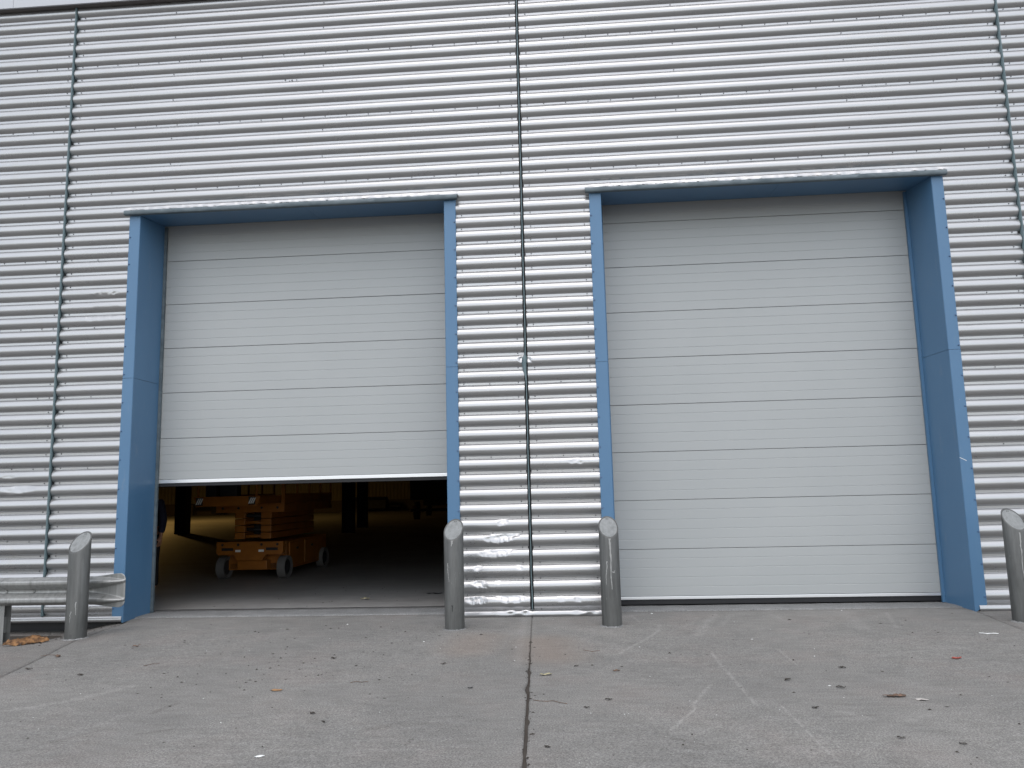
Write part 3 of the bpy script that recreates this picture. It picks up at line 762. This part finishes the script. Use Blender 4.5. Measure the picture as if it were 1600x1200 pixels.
# ---- dark lorry parked deep in the hall, and clutter by the far wall
def lorry():
    T = thing('parked_lorry', 'dark lorry parked in the unlit right side of the hall', 'lorry', (-7.2, 31.5, 0), R(4))
    body = mat('dark_lorry_paint', (.03, .03, .032), .5)
    obj('cargo_body', mbox(-1.2, 1.2, .0, 6.5, 1.05, 3.6, bev=.04), body, T)
    obj('chassis_frame', mbox(-.5, .5, .1, 8.2, .75, 1.04), M_DARK, T)
    obj('cab', mbox(-1.15, 1.15, 6.6, 8.4, .7, 3.0, bev=.12), body, T)
    obj('rear_bumper', mbox(-1.15, 1.15, -.05, .05, .45, .6, bev=.01), M_DARK, T)
    for s in (-1, 1):
        obj('tail_light', mbox(s * .95 - .12, s * .95 + .12, -.07, -.051, .64, .74), mat('red_lens', (.2, .01, .01), .3), T)
        for y in (1.3, 7.3):
            b = bmesh.new(); cyl(b, (s * .85, y, .48), (s * 1.15, y, .48), .48, .48, 24); w = obj('wheel', b, M_BLACK, T)
            b = bmesh.new(); cyl(b, (s * 1.14, y, .48), (s * 1.165, y, .48), .25, .22, 16); obj('rim', b, M_DARK, w)
lorry()
def heap():
    T = thing('covered_machine', 'low dark machine with one wheel by the far wall', 'machine', (-16.5, 52.0, 0))
    b = bmesh.new(); prism_x(b, [(-.5, .25), (-.4, .9), (.2, 1.15), (.6, .9), (.6, .25)], -.7, 2.0); obj('body', b, M_DARK, T)
    b = bmesh.new(); cyl(b, (-1.0, -.45, .55), (-1.0, -.15, .55), .55, .55, 24, caps=False); cyl(b, (-1, -.45, .55), (-1, -.15, .55), .42, .42, 24); w = obj('wheel', b, M_BLACK, T)
    obj('tow_bar', mbox(2.0, 3.1, -.1, .1, .35, .45), M_DARK, T)
heap()
def desk():
    T = thing('workbench', 'dark workbench beside the far wall behind the lift', 'workbench', (-29.5, 52.4, 0))
    obj('bench_top', mbox(-1.4, 1.4, -.4, .4, .85, .93), M_DARK, T)
    for x in (-1.3, 1.3):
        for y in (-.34, .34): obj('leg', mbox(x - .04, x + .04, y - .04, y + .04, 0, .849), M_DARK, T)
    obj('drawer_unit', mbox(.5, 1.2, -.36, .36, .1, .845), M_DARK, T)
desk()

# ------------------------------------------------------------------ bollards
def bollard(loc, az, label, h_hi, cut=.235, r=.1095):
    """az: compass the cut top faces (0 = towards the camera, positive = towards +x)"""
    z0 = -.12 if loc[0] > -5 else -.16
    T = thing('bollard', label, 'bollard', (loc[0], loc[1], 0), 0, 'galvanised bollards guarding the doors')
    d = Vector((math.sin(az), -math.cos(az), 0)); n = 56
    def ztop(p, rr): return h_hi - cut / 2 - p.dot(d) / rr * cut / 2 * (rr / r)
    b = bmesh.new(); rings = []
    for rr, kind in ((r, 'b'), (r, 't'), (r - .004, 't2'), (r - .012, 't2'), (r - .014, 'i')):
        ring = []
        for i in range(n):
            a = 2 * math.pi * i / n; p = Vector((rr * math.cos(a), rr * math.sin(a), 0)); zt = ztop(p, rr)
            p.z = z0 if kind == 'b' else zt - .004 if kind == 't' else zt if kind == 't2' else zt - .006
            ring.append(b.verts.new(p))
        rings.append(ring)
    for A, B in zip(rings[:-1], rings[1:]):
        for i in range(n):
            f = b.faces.new((A[i], A[(i + 1) % n], B[(i + 1) % n], B[i])); f.smooth = A is rings[0]
    obj('post', b, M_GALV, T)
    b = bmesh.new(); ring = []
    for i in range(n):
        a = 2 * math.pi * i / n; p = Vector(((r - .0135) * math.cos(a), (r - .0135) * math.sin(a), 0)); p.z = ztop(p, r - .0135) - .004; ring.append(b.verts.new(p))
    b.faces.new(ring); lid = obj('lid', b, M_LID, T)
    hp = -d * (r * .74); hp.z = ztop(hp, r) - .003
    nr = Vector((d.x * cut / (2 * r), d.y * cut / (2 * r), 1)).normalized()
    for k in (-1, 1):
        q = hp + Vector((-d.y, d.x, 0)) * .009 * k
        cyl_b = bmesh.new(); cyl(cyl_b, q - nr * .002, q + nr * .001, .0055, .0055, 8); obj('drain_hole', cyl_b, M_BLACK, lid)
    # rough mortar collar where it leaves the concrete
    b = bmesh.new(); rs = random.Random(int(loc[0] * 100)); A, B2 = [], []
    for i in range(36):
        a = 2 * math.pi * i / 36; ro = r + rs.uniform(.012, .035)
        gz = float(base_z(np.array([loc[0] + ro * math.cos(a)]), np.array([loc[1] + ro * math.sin(a)]))[0])
        A.append(b.verts.new(((r + .0005) * math.cos(a), (r + .0005) * math.sin(a), gz + rs.uniform(.006, .014)))); B2.append(b.verts.new((ro * math.cos(a), ro * math.sin(a), gz - .001)))
    for i in range(36): b.faces.new((A[i], B2[i], B2[(i + 1) % 36], A[(i + 1) % 36]))
    bmesh.ops.recalc_face_normals(b, faces=b.faces)
    obj('mortar_collar', b, M_SILL, T)
    return T
def paint_run(T, az, z0, z1, w, m, seed, r=.1095):
    rs = random.Random(seed); n = 22; P = np.zeros((n, 2, 3)); a = az; ww = w
    for i in range(n):
        t = i / (n - 1); a += rs.uniform(-.03, .03); ww = w * (1 - .75 * t) * rs.uniform(.6, 1.2)
        for k in (0, 1):
            q = a + (k - .5) * ww / r
            P[i, k] = ((r + .0009) * math.sin(q), -(r + .0009) * math.cos(q), z0 + (z1 - z0) * t)
    obj('paint_run', grid_mesh('paint_run', P[::-1], True), m, T)
b1 = bollard((-5.455, -1.06), R(-4), 'galvanised bollard standing in front of the crash barrier end', 1.155)
b2 = bollard((-1.290, -.785), R(-8), 'galvanised bollard beside the half open doorway and dented cladding', 1.195)
b3 = bollard((.435, -.665), R(4), 'galvanised bollard beside the closed door, thin white drip down its front', 1.185)
b4 = bollard((4.755, -.71), R(6), 'galvanised bollard cut off by the right edge, cut top facing right', 1.18)

M_RUN = mat('dried_paint', (.30, .30, .29), .7); M_SCUFF = mat('black_scuff', (.03, .03, .03), .8)
paint_run(b3, .02, .945, .40, .022, M_RUN, 2); paint_run(b3, .25, .60, .575, .06, M_RUN, 3); paint_run(b3, -.3, .7, .45, .012, M_RUN, 8)
paint_run(b2, -.5, .72, .52, .014, M_RUN, 4); paint_run(b2, -.1, .27, .20, .02, M_SCUFF, 5); paint_run(b2, 0, .965, .90, .03, M_RUN, 9)
paint_run(b1, .45, .40, .26, .012, M_RUN, 6); paint_run(b1, .05, .30, .18, .010, M_RUN, 7)
paint_run(b4, -.1, .93, .45, .016, M_RUN, 11); paint_run(b4, -.02, .52, .36, .02, M_SCUFF, 12)

# ------------------------------------------------------------------ crash barrier
def barrier():
    T = thing('crash_barrier', 'galvanised steel crash barrier with fishtail end beside the left door', 'crash barrier', (-.105, 0, 0))
    yb = -.865; zc = .475
    prof = [(.083, -.155), (.070, -.152), (.040, -.135), (.004, -.118), (0, -.105), (0, -.085), (.006, -.072), (.060, -.030), (.078, -.018), (.081, 0),
            (.078, .018), (.060, .030), (.006, .072), (0, .085), (0, .105), (.004, .118), (.040, .135), (.070, .152), (.083, .155)]
    xs = list(np.linspace(-9.6, -5.42, 24)) + list(np.linspace(-5.40, -4.955, 26))
    pz = np.array([z for d, z in prof]); pd = np.array([d for d, z in prof]); half = pz >= 0
    U = np.unique(np.concatenate([np.linspace(-1, 1, 61), pz / .155]).round(4))
    P = np.zeros((len(xs), len(U), 3))
    for i, x in enumerate(xs):
        t = float(np.clip((x + 5.42) / .465, 0, 1)); flare = 1 + .24 * (t * t * (3 - 2 * t))
        e = float(np.clip((x + 5.045) / .0905, 0, 1)); zlim = .155 * flare * (.62 + .38 * max(0, 1 - e ** 2.2) ** .5)
        shr = 1 - .84 * t ** 1.7; hgt = 1 - t ** 5
        zs_ = U * .155 * flare; a = np.abs(zs_); cz = .095 * (1 + .10 * t)
        src = np.clip(.095 + (a - cz) / shr, 0, .155) if t > 0 else a
        d = np.interp(src, pz[half], pd[half]); d = .083 - (.083 - d) * hgt
        P[i, :, 0] = x; P[i, :, 1] = yb + d - .02 * t; P[i, :, 2] = zc + np.clip(zs_, -zlim, zlim)
    me = grid_mesh('rail', P, True); o = obj('rail', me, M_ARMCO, T)
    s = o.modifiers.new('thick', 'SOLIDIFY'); s.thickness = .003; s.offset = 1
    for px in (-6.455, -8.6):
        gz = -.19
        b = bmesh.new()
        box(b, px - .05, px + .05, yb + .088, yb + .093, gz, .60); box(b, px - .05, px - .045, yb + .093, yb + .20, gz, .60); box(b, px - .05, px + .05, yb + .20, yb + .205, gz, .60)
        obj('barrier_post', b, M_ARMCO, T)
        b = bmesh.new(); prism_x(b, [(yb + .09, .18), (yb + .2, .18), (yb + .2, .0), (yb + .09, .0)], px + .0, px + .006); obj('gusset', b, M_ARMCO, T)
    for x, z in ((-5.62, .50), (-6.38, .475), (-6.05, .475)):
        b = bmesh.new(); cyl(b, (x, yb + .0785, z), (x, yb + .066, z), .018, .012, 10); obj('bolt', b, M_ARMCO, T)
    b = bmesh.new(); box(b, -5.545 - .02, -5.545 + .02, yb - .003, yb + .002, .565, .582); obj('slot_hole', b, M_BLACK, T)
    b = bmesh.new(); box(b, -6.46, -6.30, yb + .072, yb + .0775, .498, .508); obj('slot_hole', b, M_BLACK, T)
barrier()

# ------------------------------------------------------------------ litter
M_LEAF = mat('dead_leaf', (.11, .075, .045), .8); M_LEAFD = mat('dark_leaf', (.035, .028, .022), .9); M_TAN = mat('tan_leaf', (.34, .19, .09), .8)
M_PAPER = mat('white_paper', (.78, .78, .76), .8); M_CARD = mat('brown_card', (.42, .23, .085), .8); M_RED = mat('red_card', (.30, .07, .05), .7); M_PALE = mat('pale_leaf', (.38, .34, .20), .8)
t_ = NT(M_CARD); t_.col(t_.ramp(t_.noise(22, 4), [(.38, (.07, .032, .012)), (.66, (.27, .135, .05))]))
t_ = NT(M_LEAF); t_.col(t_.ramp(t_.noise(40, 4), [(.35, (.07, .045, .03)), (.7, (.20, .12, .08))]))
def gz(x, y):
    return float(base_z(np.array([x]), np.array([y]))[0])
def crumpled(L, Wd, H, seed, nx=9, ny=6, jag=.18):
    rs = random.Random(seed); P = np.zeros((nx, ny, 3))
    for i in range(nx):
        for j in range(ny):
            u, w = i / (nx - 1) * 2 - 1, j / (ny - 1) * 2 - 1
            tap = math.sqrt(max(0, 1 - abs(u) ** 2.4)) * .85 + .15
            x = u * L / 2 + rs.uniform(-1, 1) * L * jag * .2; y = w * Wd / 2 * tap + rs.uniform(-1, 1) * Wd * jag * .4
            z = H * (.55 * abs(math.sin(u * 2.2 + seed)) * (1 - .4 * abs(w)) + .45 * rs.random())
            P[i, j] = (x, y, max(.0015, z))
    me = grid_mesh('crumpled', P, False); return me
def litter(name, x, y, me, m, rz, label, cat, z=0., group=None):
    o = obj(name, me, m); o.location = (x, y, gz(x, y) + .001 + z); o.rotation_euler = (0, 0, rz); tag(o, label, cat, group)
    s = o.modifiers.new('thick', 'SOLIDIFY'); s.thickness = .0012; s.offset = 1; return o
def card_mesh(L, Wd, H, seed, nx=18, ny=11):
    rs = random.Random(seed); P = np.zeros((nx, ny, 3))
    for i in range(nx):
        u = i / (nx - 1) * 2 - 1; tp = max(.12, (1 - abs(u) ** 2.2)) ** .6
        for j in range(ny):
            w = j / (ny - 1) * 2 - 1
            fold = abs(((w * 1.4 + .35 * math.sin(u * 4 + seed)) % 1.0) - .5) * 2
            z = H * (1 - abs(w) ** 1.6) * tp * (.45 + .55 * fold) + rs.uniform(0, .028)
            P[i, j] = (u * L / 2 + rs.uniform(-.008, .008), w * Wd / 2 * tp + .03 * math.sin(u * 3) + rs.uniform(-.006, .006), max(.002, z))
    return grid_mesh('card', P, False)
litter('crumpled_card', -5.85, -1.30, card_mesh(.42, .16, .075, 3), M_CARD, R(28), 'crumpled brown cardboard lying under the crash barrier post', 'cardboard')
litter('crushed_leaf', 2.24, -3.62, crumpled(.15, .045, .022, 7, 12, 5, .3), M_LEAF, R(2), 'long crushed brown leaf curled on the open concrete before the closed door', 'leaf')
litter('torn_paper', 2.39, -3.70, crumpled(.085, .05, .010, 8, 6, 5, .4), mat('dirty_paper', (.42, .39, .36), .8), R(-5), 'torn grey paper scrap touching the long crushed leaf', 'paper')
litter('red_scrap', 3.22, -2.46, crumpled(.085, .05, .018, 9, 6, 5), M_RED, R(10), 'small red scrap on the concrete toward the right bollard', 'scrap')
litter('white_splinter', 4.04, -1.39, crumpled(.17, .03, .012, 10, 8, 3), M_PAPER, R(-6), 'thin white splinter near the right hand bollard', 'splinter')
litter('white_paper', -1.85, -4.82, crumpled(.055, .035, .006, 11, 5, 4), M_PAPER, R(20), 'small bright white paper scrap nearest the camera', 'paper')
litter('tan_leaf', -2.31, -3.35, crumpled(.085, .05, .010, 12, 6, 5), M_TAN, R(5), 'tan orange leaf lying flat left of the slab joint', 'leaf')
litter('pale_leaf', -.23, -2.91, crumpled(.09, .04, .018, 13, 7, 4, .5), M_PALE, R(20), 'pale yellowish leaf just right of the slab joint', 'leaf')
litter('wrapper', -2.93, 1.62, crumpled(.13, .07, .04, 14, 7, 5), M_PALE, R(15), 'small pale crumpled wrapper on the hall floor inside the doorway', 'wrapper', z=.004)
litter('rubber_strip', -2.02, 2.15, crumpled(.24, .07, .018, 15, 8, 3), M_BLACK, R(8), 'flat black rubber strip on the hall floor behind the bollard', 'strip')
litter('rubber_offcut', -6.15, 3.75, crumpled(.22, .06, .018, 16, 8, 3), M_BLACK, R(20), 'flat dark offcut on the floor before the scissor lift', 'offcut')
leaves = [(-5.0, -2.02, .10, M_LEAF, 'curled brown leaf on the worn edge near the crumpled cardboard'), (-4.48, -1.55, .09, M_LEAF, 'small brown leaf standing alone right of the barrier bollard'),
 (-4.91, -2.55, .07, M_LEAFD, 'dark leaf beside the left slab joint line'), (-4.27, -2.79, .07, M_LEAFD, 'blackish leaf bit on the left slab below the bollard'),
 (-2.2, -2.24, .07, M_LEAFD, 'dark upright leaf curl in the middle of the left slab'), (-1.82, -3.97, .06, M_LEAFD, 'dark leaf lump below the tan leaf'),
 (-1.68, -4.16, .045, M_LEAFD, 'tiny dark leaf lump nearer the camera than its neighbour'), (-.8, -3.32, .05, M_BLACK, 'small black lump left of the slab joint'),
 (-1.14, -2.51, .06, M_LEAFD, 'thin dark leaf below the bollard by the dented cladding'), (.35, -2.78, .065, M_LEAF, 'brown leaf on the right slab near the pale scratch'),
 (.24, -3.67, .06, M_LEAFD, 'dark leaf with a raised tip right of the joint'), (.08, -3.87, .05, M_LEAFD, 'little dark leaf right beside the slab joint'),
 (-.17, -4.68, .05, M_LEAFD, 'small grey brown leaf at the bottom right of the joint'), (1.64, -3.13, .07, M_LEAFD, 'flat dark leaf left of the crushed leaf'),
 (1.61, -3.9, .06, M_LEAFD, 'flat dark leaf lower left of the crushed leaf'), (2.18, -2.75, .075, M_LEAFD, 'narrow dark leaf above the crushed leaf'),
 (1.96, -3.37, .08, M_LEAFD, 'narrow forked leaf just left above the crushed leaf'), (1.91, -4.53, .05, M_LEAFD, 'dark leaf on the right slab close to the camera'),
 (2.21, -4.63, .05, M_LEAFD, 'dark leaf furthest to the lower right'), (.02, -2.6, .05, M_LEAFD, 'small dark leaf between the pale leaf and the brown leaf')]
for i, (x, y, L, m, lab) in enumerate(leaves):
    litter('fallen_leaf', x, y, crumpled(L * .82, L * .36, L * .26, 30 + i, 6, 4, .35), m, R((i * 67) % 80 - 40), lab, 'leaf', group='dead leaves fallen on the concrete')
# twigs lying on the slabs
def twig(x, y, L, rz, label, seed):
    rs = random.Random(seed); b = bmesh.new(); p = Vector((-L / 2, 0, .003))
    for k in range(5):
        q = p + Vector((L / 5, rs.uniform(-.06, .06) * L * 4, rs.uniform(-.001, .002))); q.z = max(.0025, q.z); cyl(b, p, q, .0022, .002, 5); p = q
    o = obj('twig', b, M_LEAF); o.location = (x, y, gz(x, y)); o.rotation_euler = (0, 0, rz); tag(o, label, 'twig', 'dry twigs on the concrete')
twig(-.18, -3.66, .24, R(2), 'long thin twig crossing beside the slab joint', 3); twig(.17, -1.95, .16, R(-12), 'short bent twig in front of the middle of the wall', 4)
twig(-3.84, -2.42, .13, R(20), 'short twig on the left slab below the barrier', 5); twig(-1.72, -3.12, .14, R(15), 'pale twig near the middle of the left slab', 6); twig(-5.15, -1.95, .13, R(35), 'thin twig below the crumpled cardboard', 7)
# crumbs, grit and leaf bits too small and many to count
rs = random.Random(77); bms = {k: bmesh.new() for k in ('d', 'w')}
def crumb(b, x, y, r):
    n = rs.choice((4, 5)); a0 = rs.uniform(0, 6.28); st = rs.uniform(.5, 2.2); z = gz(x, y)
    ring = [b.verts.new((x + math.cos(a0 + 6.283 * i / n) * r * st * rs.uniform(.7, 1.2), y + math.sin(a0 + 6.283 * i / n) * r * rs.uniform(.7, 1.2), z + .0005)) for i in range(n)]
    t = b.verts.new((x, y, z + r * rs.uniform(.35, .9)))
    for i in range(n): b.faces.new((ring[i], ring[(i + 1) % n], t))
for i in range(230):
    x = rs.uniform(-5.3, 4.4); y = -5.2 * rs.random() ** .8 - .02
    crumb(bms['d'], x, y, rs.choice((.004, .005, .006, .008, .011)) * rs.uniform(.7, 1.3))
for i in range(100): crumb(bms['d'], rs.uniform(-3.6, -1.2), rs.uniform(-3.6, -.3), rs.uniform(.005, .013))
for i in range(60): crumb(bms['d'], float(joint_c(np.array([(y_ := rs.uniform(-5, -1.5))]))[0]) + rs.gauss(0, .02), y_, rs.uniform(.004, .010))
for i in range(90): crumb(bms['d'], rs.uniform(-7.5, -5.5), rs.uniform(-1.5, .1), rs.uniform(.005, .016))
for i in range(60): crumb(bms['d'], rs.uniform(-5.4, -1.5), rs.uniform(.3, 3.5), rs.uniform(.005, .012))
for i in range(120): crumb(bms['w'], rs.uniform(-5.3, 4.5), -5.2 * rs.random() ** .9, rs.uniform(.002, .0045))
for x, y in ((.63, -1.8), (.95, .1), (3.17, .15), (1.75, -1.5), (-3.9, .6), (-5.1, .45), (-2.6, -.4), (-1.5, -1.5), (2.1, -2.3), (-4.6, .35), (1.9, -3.3)): crumb(bms['w'], x, y, .008)
obj('leaf_litter', bms['d'], M_LEAFD)['kind'] = 'stuff'; obj('grit', bms['w'], M_PAPER)['kind'] = 'stuff'
